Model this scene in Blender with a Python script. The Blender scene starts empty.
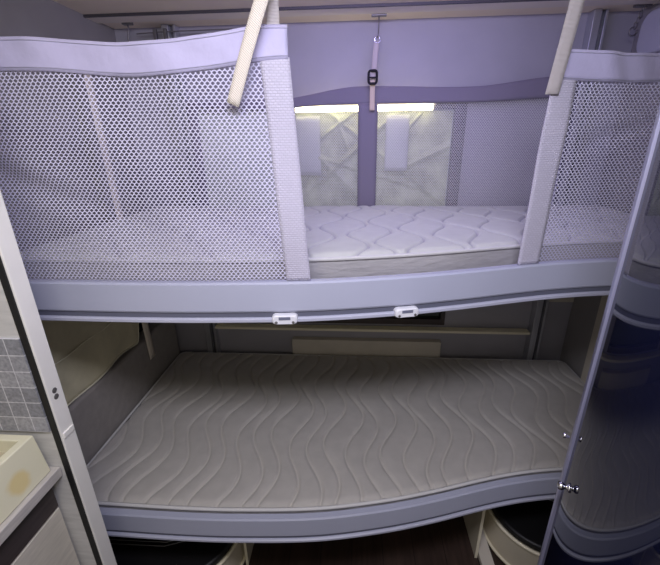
import bpy, math, random
from mathutils import Vector, Matrix
random.seed(7)
PI = math.pi
EYE = 1.5                      # heights below are written relative to eye level; meshes are lifted by EYE
C = bpy.context.scene.collection
sc = bpy.context.scene

# ------------------------------------------------------------------ materials
def mat(name, col, rough=.5, metal=0., noise=0., nscale=40., bump=0., bscale=200., bdist=.002, spec=.5,
        emit=None, estr=0., sheen=0., alpha=1., trans=0., stretch=None):
    m = bpy.data.materials.new(name); m.use_nodes = True
    nt = m.node_tree; N = nt.nodes; L = nt.links
    b = N['Principled BSDF']
    b.inputs['Base Color'].default_value = (*col, 1)
    b.inputs['Roughness'].default_value = rough
    b.inputs['Metallic'].default_value = metal
    b.inputs['Specular IOR Level'].default_value = spec
    b.inputs['Alpha'].default_value = alpha
    b.inputs['Transmission Weight'].default_value = trans
    if sheen: b.inputs['Sheen Weight'].default_value = sheen
    if emit:
        b.inputs['Emission Color'].default_value = (*emit, 1); b.inputs['Emission Strength'].default_value = estr
    tc = N.new('ShaderNodeTexCoord')
    src = tc.outputs['Object']
    if stretch:
        mp = N.new('ShaderNodeMapping'); mp.inputs['Scale'].default_value = stretch
        L.new(src, mp.inputs['Vector']); src = mp.outputs['Vector']
    if noise:
        n = N.new('ShaderNodeTexNoise'); n.inputs['Scale'].default_value = nscale; n.inputs['Detail'].default_value = 5
        L.new(src, n.inputs['Vector'])
        r = N.new('ShaderNodeValToRGB')
        r.color_ramp.elements[0].position = .3; r.color_ramp.elements[1].position = .7
        r.color_ramp.elements[0].color = (*[c*(1-noise) for c in col], 1)
        r.color_ramp.elements[1].color = (*[min(1, c*(1+noise)) for c in col], 1)
        L.new(n.outputs['Fac'], r.inputs['Fac']); L.new(r.outputs['Color'], b.inputs['Base Color'])
    if bump:
        n2 = N.new('ShaderNodeTexNoise'); n2.inputs['Scale'].default_value = bscale; n2.inputs['Detail'].default_value = 3
        L.new(src, n2.inputs['Vector'])
        bp = N.new('ShaderNodeBump'); bp.inputs['Strength'].default_value = bump; bp.inputs['Distance'].default_value = bdist
        L.new(n2.outputs['Fac'], bp.inputs['Height']); L.new(bp.outputs['Normal'], b.inputs['Normal'])
    return m

def wave_mat(name, col, dark, scale, direction, rough=.8, bump=.6, dist=.0, detail=0.):
    """woven webbing / ribbed cloth"""
    m = mat(name, col, rough); nt = m.node_tree; N = nt.nodes; L = nt.links; b = N['Principled BSDF']
    tc = N.new('ShaderNodeTexCoord')
    w = N.new('ShaderNodeTexWave'); w.bands_direction = direction; w.inputs['Scale'].default_value = scale
    w.inputs['Distortion'].default_value = dist; w.inputs['Detail'].default_value = detail
    L.new(tc.outputs['Object'], w.inputs['Vector'])
    r = N.new('ShaderNodeValToRGB'); r.color_ramp.elements[0].color = (*dark, 1); r.color_ramp.elements[1].color = (*col, 1)
    L.new(w.outputs['Fac'], r.inputs['Fac']); L.new(r.outputs['Color'], b.inputs['Base Color'])
    bp = N.new('ShaderNodeBump'); bp.inputs['Strength'].default_value = bump; bp.inputs['Distance'].default_value = .002
    L.new(w.outputs['Fac'], bp.inputs['Height']); L.new(bp.outputs['Normal'], b.inputs['Normal'])
    return m

def quilt_mat(name, col):
    """embossed basket-like border cloth"""
    m = mat(name, col, .85, sheen=.2); nt = m.node_tree; N = nt.nodes; L = nt.links; b = N['Principled BSDF']
    tc = N.new('ShaderNodeTexCoord')
    mp = N.new('ShaderNodeMapping'); mp.inputs['Rotation'].default_value = (PI/2, 0, 0)
    L.new(tc.outputs['Object'], mp.inputs['Vector'])
    k = N.new('ShaderNodeTexBrick'); k.inputs['Scale'].default_value = 1
    k.inputs['Brick Width'].default_value = .0085; k.inputs['Row Height'].default_value = .0048
    k.inputs['Mortar Size'].default_value = .0012; k.inputs['Mortar Smooth'].default_value = .8
    k.inputs['Color1'].default_value = (*col, 1); k.inputs['Color2'].default_value = (*[c*.93 for c in col], 1)
    k.inputs['Mortar'].default_value = (*[c*.86 for c in col], 1)
    L.new(mp.outputs['Vector'], k.inputs['Vector']); L.new(k.outputs['Color'], b.inputs['Base Color'])
    bp = N.new('ShaderNodeBump'); bp.inputs['Strength'].default_value = .5; bp.inputs['Distance'].default_value = .002; bp.invert = True
    L.new(k.outputs['Fac'], bp.inputs['Height']); L.new(bp.outputs['Normal'], b.inputs['Normal'])
    return m

def tile_mat(name):
    m = mat(name, (.3, .3, .32), .45); nt = m.node_tree; N = nt.nodes; L = nt.links; b = N['Principled BSDF']
    tc = N.new('ShaderNodeTexCoord')
    mp = N.new('ShaderNodeMapping'); mp.inputs['Rotation'].default_value = (PI/2, 0, 0); mp.inputs['Location'].default_value = (.0, .0, 0)
    L.new(tc.outputs['Object'], mp.inputs['Vector'])
    k = N.new('ShaderNodeTexBrick'); k.offset = 0; k.inputs['Scale'].default_value = 1
    k.inputs['Brick Width'].default_value = .037; k.inputs['Row Height'].default_value = .037
    k.inputs['Mortar Size'].default_value = .0011; k.inputs['Bias'].default_value = 0
    k.inputs['Color1'].default_value = (.24, .245, .27, 1); k.inputs['Color2'].default_value = (.36, .36, .385, 1)
    k.inputs['Mortar'].default_value = (.62, .62, .65, 1)
    n = N.new('ShaderNodeTexNoise'); n.inputs['Scale'].default_value = 160; n.inputs['Detail'].default_value = 4
    L.new(tc.outputs['Object'], n.inputs['Vector'])
    mx = N.new('ShaderNodeMix'); mx.data_type = 'RGBA'; mx.blend_type = 'OVERLAY'; mx.inputs[0].default_value = .6
    L.new(mp.outputs['Vector'], k.inputs['Vector']); L.new(k.outputs['Color'], mx.inputs[6]); L.new(n.outputs['Fac'], mx.inputs[7])
    L.new(mx.outputs[2], b.inputs['Base Color'])
    return m

def floor_mat(name):
    m = mat(name, (.03, .018, .013), .45); nt = m.node_tree; N = nt.nodes; L = nt.links; b = N['Principled BSDF']
    tc = N.new('ShaderNodeTexCoord')
    mp = N.new('ShaderNodeMapping'); mp.inputs['Rotation'].default_value = (0, 0, PI/2)
    L.new(tc.outputs['Object'], mp.inputs['Vector'])
    k = N.new('ShaderNodeTexBrick'); k.inputs['Scale'].default_value = 1
    k.inputs['Brick Width'].default_value = .9; k.inputs['Row Height'].default_value = .12; k.inputs['Mortar Size'].default_value = .0015
    k.inputs['Color1'].default_value = (.055, .034, .026, 1); k.inputs['Color2'].default_value = (.03, .018, .014, 1); k.inputs['Mortar'].default_value = (.01, .007, .006, 1)
    L.new(mp.outputs['Vector'], k.inputs['Vector']); 
    n = N.new('ShaderNodeTexNoise'); n.inputs['Scale'].default_value = 9; n.inputs['Detail'].default_value = 6
    mp2 = N.new('ShaderNodeMapping'); mp2.inputs['Scale'].default_value = (9, .8, 1)
    L.new(tc.outputs['Object'], mp2.inputs['Vector']); L.new(mp2.outputs['Vector'], n.inputs['Vector'])
    mx = N.new('ShaderNodeMix'); mx.data_type = 'RGBA'; mx.blend_type = 'OVERLAY'; mx.inputs[0].default_value = .7
    L.new(k.outputs['Color'], mx.inputs[6]); L.new(n.outputs['Fac'], mx.inputs[7]); L.new(mx.outputs[2], b.inputs['Base Color'])
    return m

def stain_mat(name, col, stain, centre, radius):
    m = mat(name, col, .5); nt = m.node_tree; N = nt.nodes; L = nt.links; b = N['Principled BSDF']
    tc = N.new('ShaderNodeTexCoord')
    n = N.new('ShaderNodeTexNoise'); n.inputs['Scale'].default_value = 30
    L.new(tc.outputs['Object'], n.inputs['Vector'])
    d = N.new('ShaderNodeVectorMath'); d.operation = 'DISTANCE'; d.inputs[1].default_value = centre
    L.new(tc.outputs['Object'], d.inputs[0])
    a = N.new('ShaderNodeMath'); a.operation = 'MULTIPLY_ADD'; a.inputs[1].default_value = .02
    L.new(n.outputs['Fac'], a.inputs[0]); L.new(d.outputs['Value'], a.inputs[2])
    r = N.new('ShaderNodeMapRange'); r.inputs['From Min'].default_value = radius*.5+.01; r.inputs['From Max'].default_value = radius+.01
    r.inputs['To Min'].default_value = 1; r.inputs['To Max'].default_value = 0; r.interpolation_type = 'SMOOTHSTEP'
    L.new(a.outputs[0], r.inputs['Value'])
    mx = N.new('ShaderNodeMix'); mx.data_type = 'RGBA'; mx.inputs[6].default_value = (*col, 1); mx.inputs[7].default_value = (*stain, 1)
    L.new(r.outputs[0], mx.inputs[0]); L.new(mx.outputs[2], b.inputs['Base Color'])
    return m

M = {}
M['wall'] = mat('wall_laminate', (.38, .37, .41), .6, noise=.05, nscale=6, bump=.15, bscale=30, bdist=.004)
M['wall_dark'] = mat('wall_lower_laminate', (.34, .32, .30), .6, noise=.05, nscale=8)
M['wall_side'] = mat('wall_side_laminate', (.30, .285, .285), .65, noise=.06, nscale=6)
M['ceiling'] = mat('ceiling_board', (.86, .75, .58), .7, noise=.04, nscale=5)
M['cornice'] = mat('cornice_plastic', (.82, .74, .62), .45)
M['darkline'] = mat('dark_joint', (.06, .055, .06), .5)
M['floor'] = floor_mat('dark_plank_floor')
M['alu'] = mat('brushed_aluminium', (.55, .56, .60), .35, metal=.75, stretch=(1, 1, .05), noise=.08, nscale=200)
M['alu_dark'] = mat('dark_aluminium', (.16, .16, .18), .4, metal=.6)  # dark tone of the two-tone posts' groove
M['part'] = mat('partition_laminate', (.60, .59, .57), .5, noise=.10, nscale=14, stretch=(1, 1, 7))
M['edge'] = mat('partition_edging', (.86, .84, .79), .45, noise=.03, nscale=10)
M['black'] = mat('black_rubber', (.006, .006, .007), .55)
M['tile'] = tile_mat('mosaic_tile')
M['cream'] = stain_mat('cream_plastic', (.74, .71, .52), (.72, .60, .30), (.12, .12, -.01), .03)
M['tan'] = mat('tan_plastic', (.50, .44, .30), .5)
M['worktop'] = mat('worktop_laminate', (.50, .47, .44), .45, noise=.10, nscale=30, stretch=(6, 1, 6))
M['drawer'] = mat('dark_brown_front', (.055, .042, .040), .45, noise=.2, nscale=12, stretch=(1, 1, 9))
M['wood'] = mat('pale_wood_front', (.60, .56, .48), .5, noise=.09, nscale=18, stretch=(1, 1, 8))
M['rail'] = mat('grey_painted_rail', (.42, .435, .54), .38, noise=.02, nscale=5)
M['lip'] = mat('rail_lip_plastic', (.46, .47, .57), .35)
M['groove'] = mat('rail_groove', (.12, .125, .17), .5)
M['white'] = mat('white_plastic', (.78, .78, .82), .35)
M['label'] = mat('grey_print', (.16, .17, .24), .5)
M['board'] = mat('bunk_board', (.20, .185, .17), .7, noise=.1, nscale=15)
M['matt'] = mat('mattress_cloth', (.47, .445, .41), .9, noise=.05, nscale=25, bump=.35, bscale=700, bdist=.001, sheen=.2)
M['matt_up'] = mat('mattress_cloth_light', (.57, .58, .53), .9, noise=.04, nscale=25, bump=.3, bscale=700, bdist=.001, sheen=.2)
def paint_groove_light(m, col):  # mixes painted highlight and shade into the colour of the quilt grooves
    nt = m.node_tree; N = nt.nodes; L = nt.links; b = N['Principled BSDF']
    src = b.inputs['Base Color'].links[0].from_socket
    a = N.new('ShaderNodeAttribute'); a.attribute_name = 'seam_line'
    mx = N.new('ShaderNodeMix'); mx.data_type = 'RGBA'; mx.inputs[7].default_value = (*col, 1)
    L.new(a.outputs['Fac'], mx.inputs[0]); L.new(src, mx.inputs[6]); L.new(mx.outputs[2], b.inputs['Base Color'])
paint_groove_light(M['matt'], (.53, .50, .45)); paint_groove_light(M['matt_up'], (.36, .35, .38))  # lower grooves painted as if lit, upper ones as if shaded
M['matt_side'] = mat('mattress_side_cloth', (.40, .385, .39), .85, noise=.10, nscale=9, bump=.6, bscale=45, bdist=.006, stretch=(.5, 1, 2))
M['piping'] = mat('mattress_piping', (.62, .61, .60), .8)
M['net'] = mat('net_thread', (.62, .60, .76), .8, sheen=.2)
M['net_far'] = mat('net_thread_grey', (.80, .79, .78), .8)
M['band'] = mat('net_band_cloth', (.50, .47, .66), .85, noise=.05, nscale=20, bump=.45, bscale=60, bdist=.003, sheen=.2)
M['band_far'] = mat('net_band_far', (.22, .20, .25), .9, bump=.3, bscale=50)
M['quilt'] = quilt_mat('net_border_cloth', (.58, .55, .66))
M['seam_line'] = mat('seam_thread', (.40, .39, .50), .9)
M['web'] = wave_mat('webbing_strap', (.90, .83, .80), (.74, .68, .66), 150, 'Z', bump=.9)
M['webtail'] = wave_mat('webbing_tail', (.84, .77, .66), (.72, .65, .56), 150, 'DIAGONAL', bump=.6)
M['webgrey'] = mat('webbing_greige', (.52, .46, .44), .85, bump=.4, bscale=300)
M['webtan'] = mat('webbing_tan', (.66, .54, .42), .85, bump=.4, bscale=300)
M['chrome'] = mat('chrome', (.80, .80, .84), .10, metal=1)
M['steel'] = mat('dull_steel', (.24, .23, .23), .4, metal=.7)
M['buckle'] = mat('black_buckle', (.008, .007, .010), .6, spec=.2)
M['door'] = mat('dark_gloss_acrylic', (.006, .007, .022), .03, spec=.62)
M['dooredge'] = mat('lilac_aluminium_edge', (.42, .42, .58), .32, metal=.6)
M['led'] = mat('warm_led', (.9, .85, .7), .5, emit=(1, .90, .50), estr=10)
M['pane'] = mat('window_pane', (.40, .43, .42), .25, emit=(.80, .86, .84), estr=.10)
M['pane_dark'] = mat('window_pane_dark', (.02, .03, .02), .08, spec=.6)
M['frame'] = mat('window_frame_grey', (.12, .115, .13), .5)
M['film'] = mat('crumpled_film', (.40, .43, .29), .3, noise=.42, nscale=11, bump=.4, bscale=30, bdist=.01, emit=(.85, .9, .72), estr=.05, alpha=.95)
M['patch_pale'] = mat('pale_patch_sheet', (.55, .58, .52), .35, noise=.06, nscale=12)
M['curtain'] = mat('olive_curtain', (.62, .57, .39), .75, noise=.15, nscale=9, bump=.3, bscale=25, bdist=.01)
M['hem'] = mat('curtain_hem', (.80, .76, .58), .8)
M['bolster'] = mat('padded_wall_cloth', (.30, .275, .255), .9, noise=.08, nscale=30, bump=.3, bscale=400, sheen=.15)
M['shelf'] = mat('cream_ledge', (.86, .80, .60), .45)
M['pad'] = mat('beige_panel', (.66, .61, .52), .6, noise=.05, nscale=12)
M['leather'] = mat('black_leather', (.007, .0065, .0075), .48, bump=.25, bscale=260)
M['benchbase'] = mat('cream_bench_wood', (.66, .60, .46), .5, noise=.06, nscale=9)
M['thread_grey'] = mat('grey_thread', (.28, .28, .29), .8)
M['locker'] = mat('locker_plastic', (.46, .46, .53), .5)

# ------------------------------------------------------------------ mesh helpers
class MB:
    def __init__(s): s.v = []; s.f = []
    def add(s, vs, fs):
        o = len(s.v); s.v += [tuple(p) for p in vs]; s.f += [tuple(i+o for i in q) for q in fs]; return s
    def box(s, a, b):
        (x0, y0, z0), (x1, y1, z1) = a, b
        return s.add([(x0,y0,z0),(x1,y0,z0),(x1,y1,z0),(x0,y1,z0),(x0,y0,z1),(x1,y0,z1),(x1,y1,z1),(x0,y1,z1)],
                     [(0,3,2,1),(4,5,6,7),(0,1,5,4),(1,2,6,5),(2,3,7,6),(3,0,4,7)])
    def tube(s, pts, r, n=8, closed=False):
        pts = [Vector(p) for p in pts]; rings = []
        k = len(pts); up = None
        for i, p in enumerate(pts):
            a = pts[i-1] if (i or closed) else p; b = pts[(i+1) % k] if (i < k-1 or closed) else p
            t = (b-a).normalized()
            if up is None:
                up = Vector((0,0,1)) if abs(t.z) < .9 else Vector((1,0,0))
            u = (up - t*up.dot(t)).normalized(); w = t.cross(u); up = u
            rr = r[i] if isinstance(r, (list, tuple)) else r
            rings.append([p + u*rr*math.cos(2*PI*j/n) + w*rr*math.sin(2*PI*j/n) for j in range(n)])
        vs = [q for ring in rings for q in ring]; fs = []
        for i in range(k if closed else k-1):
            i2 = (i+1) % k
            for j in range(n): fs.append((i*n+j, i*n+(j+1)%n, i2*n+(j+1)%n, i2*n+j))
        if not closed:
            fs.append(tuple(range(n-1, -1, -1))); fs.append(tuple((k-1)*n+j for j in range(n)))
        return s.add(vs, fs)
    def sweep(s, xs, prof, path, caps=True):
        """closed profile [(offset, z)] swept along path y=path(x)"""
        n = len(prof); vs = []; fs = []
        for x in xs:
            h = .002; d = (path(x+h)-path(x-h))/(2*h); L = math.hypot(1, d); nx, ny = -d/L, 1/L
            for o, z in prof: vs.append((x+nx*o, path(x)+ny*o, z))
        for i in range(len(xs)-1):
            for j in range(n): fs.append((i*n+j, (i+1)*n+j, (i+1)*n+(j+1)%n, i*n+(j+1)%n))
        if caps: fs.append(tuple(range(n))); fs.append(tuple((len(xs)-1)*n+j for j in reversed(range(n))))
        return s.add(vs, fs)
    def prism(s, poly, z0, z1):
        n = len(poly)
        return s.add([(x,y,z0) for x,y in poly]+[(x,y,z1) for x,y in poly],
                     [tuple(reversed(range(n))), tuple(range(n, 2*n))]+[(i,(i+1)%n,n+(i+1)%n,n+i) for i in range(n)])
    def grid(s, fn, nu, nv):
        vs = [fn(i/nu, j/nv) for j in range(nv+1) for i in range(nu+1)]
        return s.add(vs, [(j*(nu+1)+i, j*(nu+1)+i+1, (j+1)*(nu+1)+i+1, (j+1)*(nu+1)+i) for j in range(nv) for i in range(nu)])
    def lathe(s, origin, axis, prof, n=20):
        o = Vector(origin); a = Vector(axis).normalized(); u = a.orthogonal().normalized(); w = a.cross(u)
        vs = []; fs = []
        for d, r in prof:
            for j in range(n): vs.append(o+a*d+(u*math.cos(2*PI*j/n)+w*math.sin(2*PI*j/n))*max(r, .00005))
        k = len(prof)
        for i in range(k-1):
            for j in range(n): fs.append((i*n+j, i*n+(j+1)%n, (i+1)*n+(j+1)%n, (i+1)*n+j))
        fs.append(tuple(reversed(range(n)))); fs.append(tuple((k-1)*n+j for j in range(n)))
        return s.add(vs, fs)

def wloc(o):
    v = Vector((0,0,0))
    while o: v = v + o.location; o = o.parent
    return v

def obj(name, mb, m, parent=None, bevel=0, smooth=False, solid=0, kind=None):
    vs = [Vector(p)+Vector((0,0,EYE)) for p in mb.v]
    if parent is None:
        lo = [min(v[i] for v in vs) for i in range(3)]; hi = [max(v[i] for v in vs) for i in range(3)]
        loc = Vector(((lo[0]+hi[0])/2, (lo[1]+hi[1])/2, lo[2])); off = loc
    else:
        loc = Vector((0,0,0)); off = wloc(parent)
    me = bpy.data.meshes.new(name); me.from_pydata([tuple(v-off) for v in vs], [], mb.f); me.update()
    import bmesh as _b
    if len(mb.f) < 30000:
        bm = _b.new(); bm.from_mesh(me); _b.ops.recalc_face_normals(bm, faces=bm.faces); bm.to_mesh(me); bm.free()
    if smooth:
        for p in me.polygons: p.use_smooth = True
    me.materials.append(M[m])
    o = bpy.data.objects.new(name, me); C.objects.link(o); o.location = loc
    if parent: o.parent = parent
    if solid:
        md = o.modifiers.new('thickness', 'SOLIDIFY'); md.thickness = solid; md.offset = 0
    if bevel:
        md = o.modifiers.new('bevel', 'BEVEL'); md.width = bevel; md.segments = 3; md.limit_method = 'ANGLE'; md.angle_limit = math.radians(40)
        for p in me.polygons: p.use_smooth = True
        w = o.modifiers.new('wn', 'WEIGHTED_NORMAL'); w.keep_sharp = True
    if kind: o['kind'] = kind
    return o

def tag(o, label, cat, group=None):
    o['label'] = label; o['category'] = cat
    if group: o['group'] = group
    return o

def thing(name, label, cat, loc, group=None):
    o = bpy.data.objects.new(name, None); C.objects.link(o); o.location = Vector(loc)+Vector((0,0,EYE)); o.empty_display_size = .05
    return tag(o, label, cat, group)

def struct(name, mb, m, parent=None, **k):
    return obj(name, mb, m, parent, kind=None if parent else 'structure', **k)

def sroot(name, loc):
    o = bpy.data.objects.new(name, None); C.objects.link(o); o.location = Vector(loc)+Vector((0,0,EYE)); o['kind'] = 'structure'; return o

def lerp(a, b, t): return a+(b-a)*t
def sstep(a, b, x):
    t = min(1, max(0, (x-a)/(b-a))); return t*t*(3-2*t)

KN = [(-1.2,.765),(-.75,.766),(-.5,.764),(-.33,.768),(-.1,.785),(.1,.822),(.25,.862),(.4,.909),(.5,.937),(.6,.958),(.7,.972),(.85,.985),(1.3,.99)]
def yr(x):
    """S-shaped front edge of both bunks"""
    i = 0
    while i < len(KN)-2 and x > KN[i+1][0]: i += 1
    x0, y0 = KN[i]; x1, y1 = KN[i+1]
    def sl(k):
        if k <= 0 or k >= len(KN)-1: return 0
        return (KN[k+1][1]-KN[k-1][1])/(KN[k+1][0]-KN[k-1][0])
    h = x1-x0; t = min(1, max(0, (x-x0)/h)); a = sl(i)*h; b = sl(i+1)*h
    return y0*(2*t**3-3*t*t+1)+a*(t**3-2*t*t+t)+y1*(-2*t**3+3*t*t)+b*(t**3-t*t)

XL, XR, YB, ZC, ZF = -.965, 1.025, 1.70, .43, -1.5     # side walls, back wall, ceiling, floor

# ------------------------------------------------------------------ the setting
struct('floor', MB().box((-1.7, -1.2, ZF-.05), (1.7, YB+.05, ZF)), 'floor')
struct('ceiling', MB().box((-1.7, -.9, ZC), (1.7, YB+.05, ZC+.05)), 'ceiling')
def wall_open(mb, axis, c0, c1, u0, u1, z0, z1, holes):
    """wall slab with rectangular openings (holes: u0,u1,z0,z1), sorted along z, not overlapping"""
    def b(a0, a1, h0, h1):
        if a1-a0 < 1e-5 or h1-h0 < 1e-5: return
        if axis == 'y': mb.box((a0, c0, h0), (a1, c1, h1))
        else: mb.box((c0, a0, h0), (c1, a1, h1))
    z = z0
    for h in sorted(holes, key=lambda q: q[2]):
        b(u0, u1, z, h[2]); b(u0, h[0], h[2], h[3]); b(h[1], u1, h[2], h[3]); z = h[3]
    b(u0, u1, z, z1)
    return mb
W1 = (-.735, .44, -.30, .135); W3 = (-.32, .44, -.85, -.55); W2 = (.72, 1.60, -.81, -.42)
struct('wall_back', wall_open(MB(), 'y', YB, YB+.04, XL-.04, XR+.04, ZF, ZC, [W1, W3]), 'wall')
struct('wall_left', wall_open(MB(), 'x', XL-.04, XL, .635, YB, ZF, ZC, [W2]), 'wall_side')
struct('wall_right', MB().box((XR, .955, ZF), (XR+.04, YB, ZC)), 'wall_side')
struct('wall_front', MB().box((-1.5, .600, ZF), (-.635, .635, ZC)), 'part')
struct('wall_kitchen', MB().box((-1.29, -.6, ZF), (-1.25, .600, ZC)), 'part')
# white edge band of the partition, with screw caps and joint, and its black seal
e = struct('trim_1', MB().box((-.6345, .601, ZF), (-.620, .637, ZC)), 'edge', bevel=.0015)
for zz in (-.477, -.492):
    obj('screw_cap', MB().lathe((-.6202, .617, zz), (1,0,0), [(-.001,.0062),(.0008,.0062),(.0016,.004)], 16), 'steel', e, smooth=False)
obj('joint_clip', MB().box((-.622, .604, -.592), (-.617, .634, -.578)), 'edge', e, bevel=.0015)
struct('trim_2', MB().box((-.6365, .5975, ZF), (-.6240, .6008, ZC)), 'black')
# ceiling cornice along the back wall
c = struct('trim_3', MB().box((XL+.0, 1.525, ZC-.008), (XR, 1.596, ZC)), 'cornice', bevel=.002)
obj('joint_strip', MB().box((XL+.0, 1.516, ZC-.008), (XR, 1.525, ZC)), 'darkline', c)  # dark trim line along the cornice's front edge
# aluminium posts on the back wall
for k, (x0, x1) in enumerate(((-.752, -.700), (.843, .895))):
    p = struct('trim_%d' % (4+k), MB().box((x0, 1.655, ZF), (x0+.026, YB, ZC-.001)).box((x1-.010, 1.660, ZF), (x1, YB, ZC-.001)), 'alu', bevel=.0015)
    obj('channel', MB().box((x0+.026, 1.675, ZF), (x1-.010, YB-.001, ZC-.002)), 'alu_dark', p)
# vertical strips on the side walls
struct('trim_6', MB().box((XR-.014, 1.45, -1.10), (XR, 1.50, -.40)), 'pad', bevel=.003)
# window behind the upper bunk
w = sroot('window_1', (-.15, YB, -.30))
fb = MB()
x0, x1, z0, z1 = W1
fb.box((x0, 1.685, z0), (x0+.03, YB+.02, z1)).box((x1-.045, 1.680, z0), (x1, YB+.02, z1)).box((x0+.03, 1.685, z0), (x1-.045, YB+.02, z0+.02)).box((x0+.03, 1.685, z1-.02), (x1-.045, YB+.02, z1))
obj('window_frame', fb, 'frame', w, bevel=.002)
obj('mullion', MB().box((-.16, 1.706, z0+.02), (-.145, YB+.015, z1-.02)), 'frame', w)
obj('pane', MB().box((x0+.03, YB+.012, z0+.02), (x1-.045, YB+.018, z1-.02)), 'pane', w)
# window behind the lower bunk
w = sroot('window_2', (.06, YB, -.85)); x0, x1, z0, z1 = W3
fb = MB(); fb.box((x0, 1.690, z0), (x0+.022, YB+.02, z1)).box((x1-.022, 1.690, z0), (x1, YB+.02, z1)).box((x0+.022, 1.690, z0), (x1-.022, YB+.02, z0+.03)).box((x0+.022, 1.690, z1-.02), (x1-.022, YB+.02, z1))
obj('window_frame', fb, 'drawer', w, bevel=.002)
obj('pane', MB().box((x0+.022, YB+.012, z0+.03), (x1-.022, YB+.018, z1-.02)), 'pane_dark', w)
# side window of the lower bunk
w = sroot('window_3', (XL, 1.16, -.81)); y0, y1, z0, z1 = W2
fb = MB(); fb.box((XL-.03, y0, z0), (XL+.004, y0+.03, z1)).box((XL-.03, y1-.03, z0), (XL+.004, y1, z1)).box((XL-.03, y0+.03, z0), (XL+.004, y1-.03, z0+.03)).box((XL-.03, y0+.03, z1-.03), (XL+.004, y1-.03, z1))
obj('window_frame', fb, 'black', w, bevel=.002)
obj('pane', MB().box((XL-.03, y0+.03, z0+.03), (XL-.024, y1-.03, z1-.03)), 'pane_dark', w)
# lighter wall panel right of the post
struct('trim_7', MB().box((.897, 1.692, -.72), (XR-.002, YB, -.30)), 'pad', bevel=.002)

# dark gloss door of the washroom: a curved leaf standing ajar
d = sroot('door_1', (.37, .45, ZF))
DS = [.008*k for k in range(90)]
DP = []; px, py = .389, .550
for k, q in enumerate(DS):
    al = min(-.4101+2.0132*q, .75)
    DP.append((px, py, al)); px += math.sin(al)*.008; py -= math.cos(al)*.008
def slab(pts, o0, o1, z0, z1):
    mb = MB(); vs = []; fs = []; n = len(pts)
    for (x, y, al) in pts:
        nx, ny = math.cos(al), math.sin(al)       # away from the viewer's side
        vs += [(x+nx*o0, y+ny*o0, z0), (x+nx*o0, y+ny*o0, z1), (x+nx*o1, y+ny*o1, z1), (x+nx*o1, y+ny*o1, z0)]
    for i in range(n-1):
        for j in range(4): fs.append((i*4+j, i*4+(j+1)%4, (i+1)*4+(j+1)%4, (i+1)*4+j))
    fs += [(0,1,2,3), ((n-1)*4+3, (n-1)*4+2, (n-1)*4+1, (n-1)*4)]
    return mb.add(vs, fs)
dp = obj('door_panel', slab(DP, 0, .020, ZF+.02, ZC-.02), 'door', d)
for p in dp.data.polygons: p.use_smooth = abs(p.normal.z) < .5
es = dp.modifiers.new('edges', 'EDGE_SPLIT'); es.split_angle = math.radians(40)
x, y, al = DP[0]
ex = [(x-math.sin(al)*q, y+math.cos(al)*q, al) for q in (.014, 0, -.002)]
obj('edge_strip', slab(ex, -.0045, .0245, ZF+.02, ZC-.02), 'dooredge', d, bevel=.0015)
x, y, al = DP[5]
obj('knob', MB().lathe((x, y, -.567), (-math.cos(al), -math.sin(al), 0), [(0,.008),(.002,.008),(.003,.004),(.007,.004),(.009,.006),(.012,.0075),(.016,.007),(.018,.003)], 20), 'chrome', d, smooth=True)
x, y, al = DP[0]
obj('latch_stud', MB().lathe((x-.001, y+.014, -.503), (-.80, .60, 0), [(0,.003),(.004,.003),(.005,.0052),(.009,.0056),(.011,.003)], 18), 'chrome', d, smooth=True)

# ------------------------------------------------------------------ bunks
XS = [lerp(XL+.006, XR-.006, i/110) for i in range(111)]
def bunk(name, label, ztop, H, board_z):
    t = thing(name, label, 'bunk bed', (.06, 1.2, board_z-.025))
    zb = ztop-H
    g = H*.27          # groove + lip share
    prof = [(-.010, ztop-.004), (-.006, ztop), (.010, ztop), (.014, ztop-.004), (.014, zb+g), (-.012, zb+g), (-.014, zb+g+.004)]
    obj('front_rail', MB().sweep(XS, prof, yr), 'rail', t, bevel=0)
    obj('rail_groove', MB().sweep(XS, [(-.009, zb+g), (-.009, zb+.012), (.012, zb+.012), (.012, zb+g)], yr), 'groove', t)
    lip = [(-.013, zb+.012), (-.017, zb+.009), (-.017, zb+.003), (-.013, zb), (.014, zb), (.014, zb+.012)]
    obj('rail_lip', MB().sweep(XS, lip, yr), 'lip', t)
    poly = [(x, yr(x)+.016) for x in XS if x > -.885] + [(XR-.006, YB-.045), (-.885, YB-.045)]
    obj('bed_board', MB().prism(poly, board_z-.02, board_z), 'board', t)
    return t
up = bunk('bunk_bed', 'upper bunk with grey S-curved front rail carrying two white latches', -.290, .095, -.345)
lo = bunk('bunk_bed', 'lower bunk with plain grey S-curved front rail above the benches', -1.018, .086, -1.092)
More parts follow.
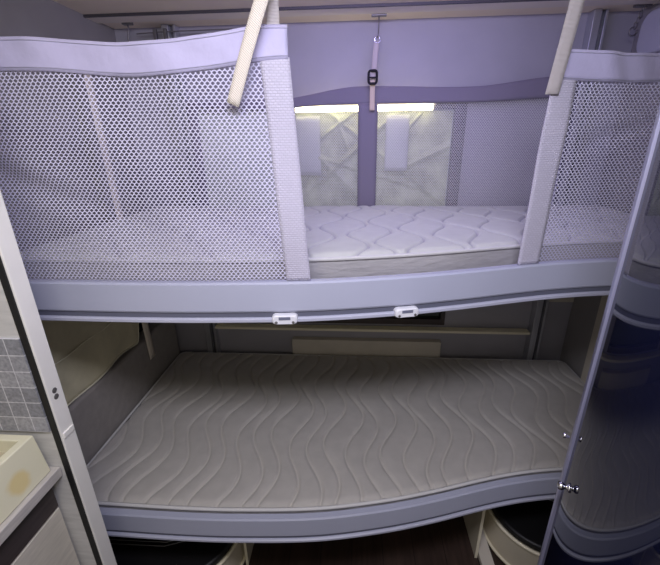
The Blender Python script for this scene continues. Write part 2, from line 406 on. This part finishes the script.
def latch(x):
    y = yr(x); ang = math.atan((yr(x+.01)-yr(x-.01))/.02)
    n = 10; mb = MB()
    # rounded dog-bone housing
    out = []
    for k in range(32):
        a = 2*PI*k/32; cx = math.cos(a); sz = math.sin(a)
        out.append((.029*math.copysign(abs(cx)**.55, cx), .0125*math.copysign(abs(sz)**.55, sz)*(1-.12*math.exp(-(cx/.35)**2))))
    def ring(sx, d): return [Vector((px*sx, -.013-d, pz*sx)) for px, pz in out]
    rings = [ring(1, -.004), ring(1, .006), ring(.95, .010), ring(.82, .012)]
    R = Matrix.Rotation(ang, 3, 'Z'); vs = []
    for r_ in rings:
        for q in r_: vs.append(R @ q + Vector((x, y, -.3745)))
    fs = []
    for i in range(3):
        for j in range(32): fs.append((i*32+j, i*32+(j+1)%32, (i+1)*32+(j+1)%32, (i+1)*32+j))
    fs.append(tuple(96+j for j in range(32))); fs.append(tuple(reversed(range(32))))
    o = obj('latch', mb.add(vs, fs), 'white', up, smooth=False)
    mb = MB()
    q = [Vector((sx*.013, -.0252, sz)) for sx, sz in ((-1,.001),(1,.001),(1,.008),(-1,.008))]
    q += [v+Vector((0,-.0006,0)) for v in q]
    mb.add([R @ v + Vector((x, y, -.3745)) for v in q], [(0,1,2,3),(4,5,6,7),(0,1,5,4),(1,2,6,5),(2,3,7,6),(3,0,4,7)])
    obj('print_plate', mb, 'label', o)
    for sx in (-.019, .019):
        p = R @ Vector((sx, -.0245, -.005)) + Vector((x, y, -.3745))
        obj('screw', MB().lathe(p, R @ Vector((0,-1,0)), [(0,.0032),(.0012,.0032),(.0016,.002)], 10), 'steel', o)
latch(-.158); latch(.117)

# ------------------------------------------------------------------ mattresses
def mattress(name, label, ztop, th, inset, cloth, s, A, lam, phase, depth, x0=-.886, x1=1.008, yb=1.645):
    t = thing(name, label, 'mattress', (.06, 1.2, ztop-th))
    NX, NY = 560, 120
    def wav(x, y):
        i0 = round(x/s); best = 9
        for i in (i0-1, i0, i0+1):
            ph = phase(i)
            xi = i*s + A*math.sin(2*PI*y/lam+ph) + .008*math.sin(2*PI*y/.9+i*2.1)
            sl = A*2*PI/lam*math.cos(2*PI*y/lam+ph)
            best = min(best, abs(x-xi)/math.sqrt(1+sl*sl))
        return best
    R = .022; GRV_MASK = []
    def top(u, v):
        x = lerp(x0, x1, u); yf = yr(x)+inset
        # round the rear corners
        cr = .03; ybk = yb
        for xc, sg in ((x0, 1), (x1, -1)):
            dd = cr-(x-xc)*sg
            if dd > 0: ybk = yb-cr+math.sqrt(max(0, cr*cr-dd*dd))
        y = lerp(yf, ybk, v)
        d = wav(x, y)
        GRV_MASK.append(math.exp(-(d/.0032)**2))  # mask along the groove for its painted shade and highlight
        puff = .002*(1-math.exp(-(d/.018)**2))
        z = ztop-.003+puff-depth*math.exp(-(d/.0042)**2)
        e = min(x-x0, x1-x, y-yf, ybk-y)
        if e < R: z -= .010*(1-e/R)**2
        z += .0025*math.sin(7*x+1.3)*math.sin(9*y)
        return (x, y, z)
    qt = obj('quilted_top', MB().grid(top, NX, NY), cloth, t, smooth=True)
    at = qt.data.attributes.new('seam_line', 'FLOAT', 'POINT')
    at.data.foreach_set('value', GRV_MASK)
    # outline
    def outline(off=0):
        pts = []
        n = 90
        for i in range(n+1):
            x = lerp(x0-off, x1+off, i/n); pts.append((x, yr(x)+inset-off))
        for k in range(1, 7):
            a = PI/2*k/7; pts.append((x1+off-.03+.03*math.cos(a), yb+off-.03+.03*math.sin(a)))
        for k in range(1, 7):
            a = PI/2+PI/2*k/7; pts.append((x0-off+.03+.03*math.cos(a), yb+off-.03+.03*math.sin(a)))
        return pts
    o0 = outline(0); zt = ztop-.012; zb = ztop-th
    n = len(o0); vs = []; fs = []
    levels = [(zt, 0), (lerp(zt, zb, .25), .003), (lerp(zt, zb, .5), .004), (lerp(zt, zb, .75), .003), (zb, 0)]
    for z, of in levels:
        vs += [(px, py, z+.0012*math.sin(px*60)) for px, py in outline(of)]
    for l in range(len(levels)-1):
        for j in range(n): fs.append((l*n+j, l*n+(j+1)%n, (l+1)*n+(j+1)%n, (l+1)*n+j))
    fs.append(tuple((len(levels)-1)*n+j for j in range(n)))
    obj('side_band', MB().add(vs, fs), 'matt_side', t, smooth=True)
    obj('piping', MB().tube([(px, py, zt) for px, py in outline(.002)], .0055, 6, True), 'piping', t, smooth=True)
    obj('piping', MB().tube([(px, py, zb+.006) for px, py in outline(.002)], .004, 6, True), 'piping', t, smooth=True)
    return t
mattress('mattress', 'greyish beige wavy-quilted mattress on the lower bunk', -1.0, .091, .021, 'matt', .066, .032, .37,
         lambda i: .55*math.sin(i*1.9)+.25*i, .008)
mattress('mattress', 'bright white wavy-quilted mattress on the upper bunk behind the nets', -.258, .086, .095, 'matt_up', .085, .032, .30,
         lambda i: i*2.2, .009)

# ------------------------------------------------------------------ safety nets
def hexnet(inside, u0, u1, v0, v1, surf, p, hole=.69, a=.47, b=.13):
    """net of diamond-like six-sided cells in staggered rows; surf maps (u,v) to a point"""
    vs = []; fs = []; ry = p*(a+b); j = 0; v = v0
    K = [(.5, b), (0, a), (-.5, b), (-.5, -b), (0, -a), (.5, -b)]
    while v <= v1:
        u = u0 + (p/2 if j % 2 else 0)
        while u <= u1:
            if inside(u, v):
                o = len(vs)
                for h in (1.0, hole):
                    for kx, ky in K: vs.append(surf(u+p*h*kx, v+p*h*ky))
                for k in range(6): fs.append((o+k, o+(k+1)%6, o+6+(k+1)%6, o+6+k))
            u += p
        v += ry; j += 1
    m = MB(); m.v = vs; m.f = fs; return m

def ribbon(fn, n, width_pts):
    """fn(t, s) -> point with s in [0,1] across"""
    return MB().grid(lambda u, v: fn(u, v), n, width_pts)

# ---- front left net
t = thing('safety_net', 'large lilac mesh safety net across the left half of the upper bunk', 'net', (-.45, .775, -.285))
def L_top(x): return .188 - .015*math.exp(-((x+.40)/.14)**2) + .009*sstep(-.28, -.12, x)
def L_surf(x, z):
    h = (z+.287)/.48
    y = yr(x)+.004 + .007*math.sin(x*13+h*2)*h + .005*math.sin(x*29+z*20)*(.3+h*.3) + .012*math.exp(-((z+.10+.35*(x+.62))/.03)**2)*sstep(-.35, -.75, x)
    return (x, y, z)
def L_right(z): return -.098-.028*(z+.287)/.48
x_l = -.875
obj('mesh', hexnet(lambda u, v: u < L_right(v)-.045 and v < L_top(u)-.040, x_l, -.10, -.284, .20, L_surf, .0098, .74), 'net', t)
def f(u, v):
    x = lerp(x_l, L_right(.19), u); z = L_top(x)-.055+.055*v; q = L_surf(x, z); return (q[0], q[1]-.003+.002*math.sin(x*60+v*3)*v, q[2])
tb = obj('top_band', MB().grid(f, 90, 6), 'band', t, smooth=True, solid=.003)
for vv in (.90, .10):
    obj('stitching', MB().tube([tuple(a+b for a, b in zip(f(i/80, vv), (0, -.0022, 0))) for i in range(81)], .0007, 4), 'seam_line', tb)
def f(u, v):
    z = lerp(-.2890, L_top(-.12)-.052, v); x = lerp(L_right(z)-.053, L_right(z), u); q = L_surf(x, z); return (q[0], q[1]-.0025, q[2])
obj('side_border', MB().grid(f, 6, 50), 'quilt', t, smooth=True, solid=.003)
def f(u, v):
    z = lerp(.165, ZC-.002, v); return (lerp(-.162, -.139, u)+.002*v, .786-.004*math.sin(v*PI), z)
obj('strap', MB().grid(f, 3, 20), 'web', t, smooth=True, solid=.0016)
def f(u, v):
    a = Vector((-.122, .752, .31)); b = Vector((-.226, .748, .065)); p = a.lerp(b, v); dr = (b-a).normalized(); w = Vector((-dr.z, 0, dr.x))
    q = p + w*(u-.5)*.023; return (q.x, q.y-.010*math.sin(v*PI), q.z)
obj('strap_tail', MB().grid(f, 3, 24), 'webtail', t, smooth=True, solid=.0016)

# ---- front right net
t = thing('safety_net', 'smaller lilac mesh safety net at the right end of the upper bunk', 'net', (.70, .96, -.285))
def R_top(x): return .172 - .004*math.sin((x-.4)*9) 
def R_left(z): return .398+.008*(z+.287)/.44
def R_surf(x, z):
    h = (z+.287)/.44
    return (x, yr(x)+.004+.006*math.sin(x*21+1)*h+.004*math.sin(x*37+z*25)*h + .008*math.exp(-((z-.01-.25*(x-.6))/.02)**2)*sstep(.45, .6, x), z)
obj('mesh', hexnet(lambda u, v: u > R_left(v)+.045 and v < R_top(u)-.040, .40, .995, -.284, .18, R_surf, .0098, .74), 'net', t)
def f(u, v):
    x = lerp(R_left(.15), .995, u); z = R_top(x)-.056+.056*v; q = R_surf(x, z)
    return (q[0], q[1]-.003+.004*math.sin((x-.4)*75+v*2)*sstep(.45, .58, x), q[2])
tb = obj('top_band', MB().grid(f, 100, 6), 'band', t, smooth=True, solid=.003)
for vv in (.90, .06):
    obj('stitching', MB().tube([tuple(a+b for a, b in zip(f(i/80, vv), (0, -.0022, 0))) for i in range(81)], .0007, 4), 'seam_line', tb)
def f(u, v):
    z = lerp(-.2890, R_top(.42)-.052, v); x = lerp(R_left(z), R_left(z)+.056, u); q = R_surf(x, z); return (q[0], q[1]-.0025, q[2])
obj('side_border', MB().grid(f, 6, 50), 'quilt', t, smooth=True, solid=.003)
def f(u, v):
    z = lerp(ZC-.002, .086, v); x = lerp(.436, .4055, v); return (lerp(x-.0135, x+.0135, u), yr(.42)-.013-.006*math.sin(v*PI), z)
obj('strap', MB().grid(f, 3, 30), 'web', t, smooth=True, solid=.0016)

# ---- rear net (in front of the window wall)
t = thing('safety_net', 'fine grey mesh safety net along the rear wall with dark lilac top band', 'net', (.05, 1.662, -.258))
YN = 1.662
def B_bot(x): return .136 - .012*math.exp(-((x+.36)/.16)**2) + .012*sstep(.45, .8, x)
def B_top(x): return .200 - .042*sstep(.02, -.34, x) - .010*math.exp(-((x-.40)/.2)**2) + .022*sstep(.45, .8, x)
def B_y(x, z): return YN + .006*math.sin(x*9+1) - .012*math.exp(-(x-.055)**2/.02)*sstep(-.25, .15, z)
obj('mesh', hexnet(lambda u, v: v < B_bot(u)+.01, -.685, .80, -.30, .16, lambda u, v: (u, B_y(u, v), v), .0096, .83), 'net_far', t)
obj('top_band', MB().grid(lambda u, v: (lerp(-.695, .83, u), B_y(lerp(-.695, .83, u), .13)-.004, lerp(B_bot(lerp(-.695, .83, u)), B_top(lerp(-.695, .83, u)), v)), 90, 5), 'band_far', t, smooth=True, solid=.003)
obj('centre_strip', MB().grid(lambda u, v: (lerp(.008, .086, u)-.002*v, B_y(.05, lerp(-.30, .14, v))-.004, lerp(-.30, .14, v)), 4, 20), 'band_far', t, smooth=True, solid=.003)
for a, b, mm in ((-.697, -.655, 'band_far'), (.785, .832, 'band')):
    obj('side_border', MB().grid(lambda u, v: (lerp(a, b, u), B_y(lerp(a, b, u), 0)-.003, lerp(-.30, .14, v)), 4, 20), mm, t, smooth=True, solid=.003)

# ---- hanging strap from the ceiling
YH = 1.612
t = thing('hanging_strap', 'greige hanging strap with black buckle on a wire hook, middle of rear net', 'strap', (.07, YH, .12))
obj('hook_plate', MB().box((.050, YH-.010, ZC-.011), (.104, YH+.012, ZC)), 'steel', t, bevel=.001)
obj('wire_hook', MB().tube([(.077, YH, ZC-.003), (.077, YH, .395), (.0765, YH, .368), (.075, YH-.004, .357), (.072, YH-.002, .352), (.071, YH+.003, .357)], .0026, 8), 'steel', t, smooth=True)
obj('ring', MB().tube([(.073+.010*math.cos(a), YH, .346+.010*math.sin(a)) for a in [2*PI*k/20 for k in range(20)]], .0018, 6, True), 'chrome', t, smooth=True)
obj('webbing', MB().grid(lambda u, v: (lerp(.0605, .0805, u)-.010*v, YH+.010*v, lerp(.340, .205, v)), 3, 14), 'webgrey', t, smooth=True, solid=.002)
obj('webbing_end', MB().grid(lambda u, v: (lerp(.050, .0695, u)+.001*v, YH+.006+.018*math.sin(v*PI/2), lerp(.215, .112, v)), 3, 14), 'webtan', t, smooth=True, solid=.002)
bk = MB(); cx, cz = .0595, .225
ring = [(cx+.0155*math.copysign(abs(math.cos(a))**.45, math.cos(a)), cz+.022*math.copysign(abs(math.sin(a))**.45, math.sin(a))) for a in [2*PI*k/28 for k in range(28)]]
bk.tube([(x, YH-.002, z) for x, z in ring], .0045, 6, True); bk.box((cx-.014, YH-.006, cz-.004), (cx+.014, YH, cz+.001))
obj('buckle', bk, 'buckle', t, smooth=False)
# ceiling hooks in the corners
t = thing('ceiling_hook', 'dark chain hook hanging from the ceiling in the right rear corner', 'hook', (.975, YH, .345))
obj('hook_plate', MB().box((.950, YH-.01, ZC-.011), (1.002, YH+.01, ZC)), 'steel', t, bevel=.001)
for k, z in enumerate((.412, .396, .380, .364)):
    x = .980-.0045*k
    lk = [( (.005*math.cos(a) if k % 2 else 0)+x, YH+(0 if k % 2 else .005*math.cos(a)), z+.0105*math.sin(a)) for a in [2*PI*q/14 for q in range(14)]]
    obj('chain_link', MB().tube(lk, .0021, 6, True), 'steel', t, smooth=True)
obj('hook', MB().tube([(.964+.013*math.cos(a), YH, .347+.013*math.sin(a)) for a in [PI*.5+2*PI*.8*k/16 for k in range(17)]], .0024, 6), 'steel', t, smooth=True)
t = thing('ceiling_hook', 'dark bent ceiling hook in the left rear corner above the large net', 'hook', (-.86, YH, .33))
obj('hook_plate', MB().box((-.878, YH-.01, ZC-.011), (-.842, YH+.01, ZC)), 'steel', t, bevel=.001)
obj('hook', MB().tube([(-.862, YH, ZC-.003), (-.858, YH, .405), (-.864, YH, .385), (-.868, YH, .36), (-.862, YH, .345), (-.852, YH, .352)], .003, 8), 'steel', t, smooth=True)
t = thing('tension_wire', 'thin dark wire with two clamps running below the ceiling at left rear', 'wire', (-.6, 1.648, .385))
obj('wire', MB().tube([(-.85, 1.648, .398), (-.75, 1.648, .402), (-.3, 1.648, .405)], .0022, 6), 'steel', t)
for x in (-.775, -.735):
    obj('clamp', MB().box((x-.006, 1.640, .36), (x+.006, 1.654, .412)), 'steel', t, bevel=.001)

# ------------------------------------------------------------------ upper rear: light, film, locker
t = thing('strip_light', 'glowing warm strip light above the rear window behind the net', 'light', (.03, 1.68, .125))
obj('housing', MB().box((-.26, 1.684, .131), (.315, 1.699, .150)), 'white', t, bevel=.002)
obj('led_tube', MB().box((-.25, 1.676, .112), (.305, 1.683, .134)), 'led', t, bevel=.003)
FOLDS = [(.75, 1, -.02, .016, .016), (-.85, 1, .02, .018, .018), (1.5, 1, .10, .012, .012), (-.45, 1, -.17, .014, .02), (.30, 1, -.13, .012, .014),
         (-1.7, 1, .30, .014, .015), (2.6, 1, -.28, .011, .012), (-.7, 1, .16, .012, .012), (.95, 1, -.27, .015, .02), (-1.1, 1, -.12, .010, .01)]
def film(u, v):
    x = lerp(-.28, .39, u); z = lerp(-.275, .110, v); y = 1.704
    for k, (a, b, c, amp, w) in enumerate(FOLDS):
        dd = (z-c+a*(x-.06))/math.hypot(1, a)
        y -= amp*max(0, 1-abs(dd)/w)*(.55+.45*math.sin(8*x+5*z+2.1*k))
    return (x, max(y, 1.672)+.0015*math.sin(55*x+30*z), z)
t = thing('plastic_film', 'crumpled pale plastic film over the rear window behind the net', 'film', (.05, 1.70, -.275))
obj('sheet', MB().grid(film, 150, 90), 'film', t)
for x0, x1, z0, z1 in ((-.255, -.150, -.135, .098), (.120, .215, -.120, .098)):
    obj('pale_patch', MB().grid(lambda u, v: (lerp(x0, x1, u), 1.684-.004*math.sin(u*3), lerp(z0, z1, v)), 10, 10), 'patch_pale', t, smooth=True, solid=.0015)  # flat pale rectangles set in front of the crumpled sheet
# rounded locker in the upper right corner
def rr(x0, x1, y0, y1, r, n=6):
    out = []
    for cx, cy, a0 in ((x1-r, y1-r, 0), (x0+r, y1-r, PI/2), (x0+r, y0+r, PI), (x1-r, y0+r, 1.5*PI)):
        for k in range(n+1): a = a0+PI/2*k/n; out.append((cx+r*math.cos(a), cy+r*math.sin(a)))
    return out
mb = MB(); pl = rr(1.0, 1.60, .262, .395, .045)
n = len(pl)
mb.add([(XR-.002, y, z) for y, z in pl]+[(XR-.05, y, z) for y, z in pl], [tuple(range(n)), tuple(reversed(range(n, 2*n)))]+[(i,(i+1)%n,n+(i+1)%n,n+i) for i in range(n)])
tag(obj('wall_locker', mb, 'locker', bevel=.008), 'pale lilac round-cornered locker high on the right wall', 'locker')

# ------------------------------------------------------------------ lower rear
tag(obj('ledge_shelf', MB().box((-.695, 1.645, -.872), (.832, 1.689, -.858)), 'shelf', bevel=.004), 'cream narrow ledge along the wall behind the lower bunk', 'shelf')
tag(obj('backrest_panel', MB().box((-.313, 1.664, ZF), (.428, 1.699, -.932)), 'pad', bevel=.004), 'beige flat panel standing against the wall below the cream ledge', 'panel')
t = thing('retaining_strap', 'pale upright strap hanging by the left wall behind both bunk ends', 'strap', (-.893, 1.38, -.89))
obj('webbing', MB().grid(lambda u, v: (-.8935, lerp(1.338, 1.378, u)+.045*v, lerp(.30, -.89, v)), 3, 30), 'cornice', t, smooth=True, solid=.003)
obj('anchor', MB().box((XL, 1.350, .285), (-.890, 1.370, .305)), 'steel', t, bevel=.001)
# padded side panel and curtain
tag(obj('padded_panel', MB().box((XL, .80, -1.09), (-.900, 1.655, -.79)), 'bolster', bevel=.012), 'brownish grey padded panel on the left wall beside the lower mattress', 'panel')
t = thing('curtain', 'olive fabric curtain hanging over the left side window of the lower bunk', 'curtain', (XL+.02, 1.0, -.80))
def cu(u, v):
    y = lerp(.66, 1.385, u); zb = -.780+.08*sstep(.93, 1.0, u)**2 + .006*math.sin(y*17)
    z = lerp(-.43, zb, v)
    x = XL+.048+.006*math.sin(y*23+v)*v+.006*v
    if u > .93: x -= .010*(u-.93)/.07
    return (x, y, z)
obj('cloth', MB().grid(cu, 80, 24), 'curtain', t, smooth=True, solid=.002)
obj('seam', MB().tube([(cu(i/60, 0)[0]+.006, lerp(.66, 1.36, i/60), -.627+.003*math.sin(i*.4)) for i in range(61)], .0022, 5), 'hem', t, smooth=True)
obj('hem', MB().tube([tuple(a+b for a, b in zip(cu(i/60, 1), (.001, 0, 0))) for i in range(61)], .003, 5), 'hem', t, smooth=True)

# ------------------------------------------------------------------ benches below
def bench(name, label, outer, zt, seam_line):
    xs = [p[0] for p in outer]; ys = [p[1] for p in outer]
    t = thing(name, label, 'bench', ((min(xs)+max(xs))/2, (min(ys)+max(ys))/2, ZF))
    def inset(pl, d):
        cx = sum(p[0] for p in pl)/len(pl); cy = sum(p[1] for p in pl)/len(pl); out = []
        n = len(pl)
        for i in range(n):
            a = Vector(pl[i-1]); b = Vector(pl[(i+1) % n]); tt = (b-a)
            nn = Vector((tt.y, -tt.x)).normalized(); p = Vector(pl[i])
            if nn.dot(Vector((cx, cy))-p) < 0: nn = -nn
            out.append(tuple(p+nn*d))
        return out
    obj('base', MB().prism(inset(outer, .006), ZF, zt-.03), 'benchbase', t)
    obj('plinth_line', MB().tube([(x, y, ZF+.012) for x, y in inset(outer, .003)], .006, 6, True), 'shelf', t)
    obj('rim', MB().tube([(x, y, zt-.028) for x, y in inset(outer, .006)], .007, 6, True), 'shelf', t, smooth=True)
    cu_ = obj('cushion', MB().prism(inset(outer, .012), zt-.03, zt), 'leather', t, bevel=.012)
    for off in (0, .014):
        obj('stitching', MB().tube([(x, y+off, zt+.001) for x, y in seam_line], .0014, 5), 'thread_grey', cu_)
    return t
def arc(cx, cy, rx, ry, a0, a1, n=16): return [(cx+rx*math.cos(lerp(a0, a1, k/n)), cy+ry*math.sin(lerp(a0, a1, k/n))) for k in range(n+1)]
left = [(XL+.01, 1.66), (XL+.01, .78)] + [(-.56, .78)] + arc(-.56, .99, .155, .21, -PI/2, 0)[1:] + [(-.405, 1.66)]
bench('bench_seat', 'black cushioned bench on cream base under the left end of the lower bunk', left, -1.33,
      [(-.87, .878), (-.66, .880), (-.565, .912), (-.47, .945)])
right = [(XR-.01, 1.66), (.530, 1.66)] + arc(.735, 1.125, .205, .205, PI, 1.5*PI) + [(XR-.01, .92)]
right = [p for p in right]
bs = bench('bench_seat', 'black cushioned bench on cream curved base under the right end of the lower bunk', right, -1.33,
      [(.64, 1.22), (.70, 1.17), (.80, 1.13), (.98, 1.12)])
obj('plinth', MB().box((.484, .97, ZF), (.5295, 1.30, ZF+.02)), 'pad', bs)
# support boards between the benches
def board(name, label, xb, xt, y0, y1, th):
    mb = MB(); z0, z1 = ZF, -1.115
    mb.add([(xb, y0, z0), (xb+th, y0, z0), (xb+th, y1, z0), (xb, y1, z0), (xt, y0, z1), (xt+th, y0, z1), (xt+th, y1, z1), (xt, y1, z1)],
           [(0,3,2,1),(4,5,6,7),(0,1,5,4),(1,2,6,5),(2,3,7,6),(3,0,4,7)])
    t = thing(name, label, 'board', (xb, y0, ZF))
    obj('panel', mb, 'benchbase', t)
    mb = MB(); mb.add([(xb-.001, y0-.003, z0), (xb+th+.001, y0-.003, z0), (xb+th+.001, y0, z0), (xb-.001, y0, z0), (xt-.001, y0-.003, z1), (xt+th+.001, y0-.003, z1), (xt+th+.001, y0, z1), (xt-.001, y0, z1)],
           [(0,3,2,1),(4,5,6,7),(0,1,5,4),(1,2,6,5),(2,3,7,6),(3,0,4,7)])
    obj('edge_band', mb, 'shelf', t)
board('support_board', 'cream upright support board beside the left bench under the lower bunk', -.398, -.398, .945, 1.25, .008)
board('support_board', 'cream upright support board beside the right bench under the lower bunk', .47, .47, 1.02, 1.30, .008)

# ------------------------------------------------------------------ kitchen corner
tag(obj('tiled_splashback', MB().box((-1.22, .595, -.567), (-.638, .5995, -.345)), 'tile'), 'grey mosaic tile splashback on the partition above the cream basin', 'splashback')
tag(obj('worktop', MB().box((-1.245, -.30, -.690), (-.645, .5985, -.665)), 'worktop', bevel=.002), 'light wood-effect kitchen worktop carrying the cream basin', 'worktop')
k = thing('kitchen_cabinet', 'pale wood kitchen cabinet with dark brown drawer front under the worktop', 'cabinet', (-.95, .15, ZF))
obj('carcass', MB().box((-1.24, -.29, ZF), (-.690, .597, -.691)), 'wood', k)
obj('drawer', MB().box((-.689, .06, -.775), (-.672, .590, -.695)), 'drawer', k, bevel=.0015)
obj('door', MB().box((-.689, .335, -1.40), (-.672, .590, -.780)), 'wood', k, bevel=.0015)
obj('door', MB().box((-.689, .06, -1.40), (-.672, .330, -.780)), 'wood', k, bevel=.0015)
b = thing('wash_basin', 'cream plastic square basin with yellow stain standing on the worktop', 'basin', (-.92, .35, -.665))
mb = MB()
ox0, ox1, oy0, oy1, zt_, zb_ = -1.20, -.668, .10, .586, -.567, -.664; rm = .018; fl = -.60
V = [(ox0,oy0,zb_),(ox1+.013,oy0,zb_),(ox1+.013,oy1,zb_),(ox0,oy1,zb_),(ox0,oy0,zt_),(ox1,oy0,zt_),(ox1,oy1,zt_),(ox0,oy1,zt_),
     (ox0+rm,oy0+rm,zt_),(ox1-rm,oy0+rm,zt_),(ox1-rm,oy1-rm,zt_),(ox0+rm,oy1-rm,zt_),(ox0+rm,oy0+rm,fl),(ox1-rm,oy0+rm,fl),(ox1-rm,oy1-rm,fl),(ox0+rm,oy1-rm,fl)]
F = [(0,3,2,1),(0,1,5,4),(1,2,6,5),(2,3,7,6),(3,0,4,7),(4,5,9,8),(5,6,10,9),(6,7,11,10),(7,4,8,11),(8,9,13,12),(9,10,14,13),(10,11,15,14),(11,8,12,15),(12,13,14,15)]
# stain centre is given in the basin's own frame
sh = obj('basin_body', mb.add(V, F), 'cream', b, bevel=.003)
obj('basin_floor', MB().box((ox0+rm+.001, oy0+rm+.001, fl+.0005), (ox1-rm-.001, oy1-rm-.001, fl+.002)), 'tan', b)
for n_ in M['cream'].node_tree.nodes:
    if n_.type == 'VECT_MATH': n_.inputs[1].default_value = (-.664-(-.92), .520-.35, .038)

# ------------------------------------------------------------------ lights
def area(name, loc, target, size, power, col, sy=None):
    l = bpy.data.lights.new(name, 'AREA'); l.energy = power; l.color = col; l.shape = 'RECTANGLE'; l.size = size; l.size_y = sy or size
    o = bpy.data.objects.new(name, l); C.objects.link(o); o.location = Vector(loc)+Vector((0,0,EYE))
    o.rotation_euler = (Vector(target)-Vector(loc)).to_track_quat('-Z', 'Y').to_euler(); return o
area('room_ceiling_lamp', (.06, .12, .40), (.12, .75, -.9), .35, 13.5, (.80, .80, 1.0), .25)
area('bunk_ceiling_lamp', (.08, 1.12, .415), (.10, 1.60, -.1), .7, 5.2, (.46, .40, 1.0), .2)
area('kitchen_fill', (-.25, .02, .40), (-.80, .50, -.65), .3, 4.0, (1.0, .96, .84), .2)  # unseen fill light, added to brighten the partition edge and worktop
area('low_bounce_fill', (.0, -.55, -.15), (-.1, 1.2, -.75), .9, 1.7, (1.0, .90, .70), .5)  # unseen warm fill added in place of room bounce, lifts the lower bunk
w = bpy.data.worlds.new('World'); sc.world = w; w.use_nodes = True
bg = w.node_tree.nodes['Background']; bg.inputs[0].default_value = (.80, .76, .82, 1); bg.inputs[1].default_value = .21

# ------------------------------------------------------------------ camera
f_px, pitch, yaw, roll = 377.4266, .35764, .069743, -.0136985
cd = bpy.data.cameras.new('camera'); cam = bpy.data.objects.new('camera', cd); C.objects.link(cam)
cd.sensor_fit = 'HORIZONTAL'; cd.sensor_width = 36; cd.lens = 36*f_px/660; cd.clip_start = .01
fw = Vector((-math.sin(yaw)*math.cos(pitch), math.cos(yaw)*math.cos(pitch), -math.sin(pitch)))
r0 = Vector((math.cos(yaw), math.sin(yaw), 0)); u0 = r0.cross(fw)
r = math.cos(roll)*r0+math.sin(roll)*u0; u = -math.sin(roll)*r0+math.cos(roll)*u0
cam.matrix_world = Matrix(((r.x, u.x, -fw.x, 0), (r.y, u.y, -fw.y, 0), (r.z, u.z, -fw.z, EYE), (0, 0, 0, 1)))
sc.camera = cam
sc.view_settings.view_transform = 'Standard'
sc.view_settings.look = 'None'
sc.view_settings.exposure = 0
sc.cycles.use_denoising = True
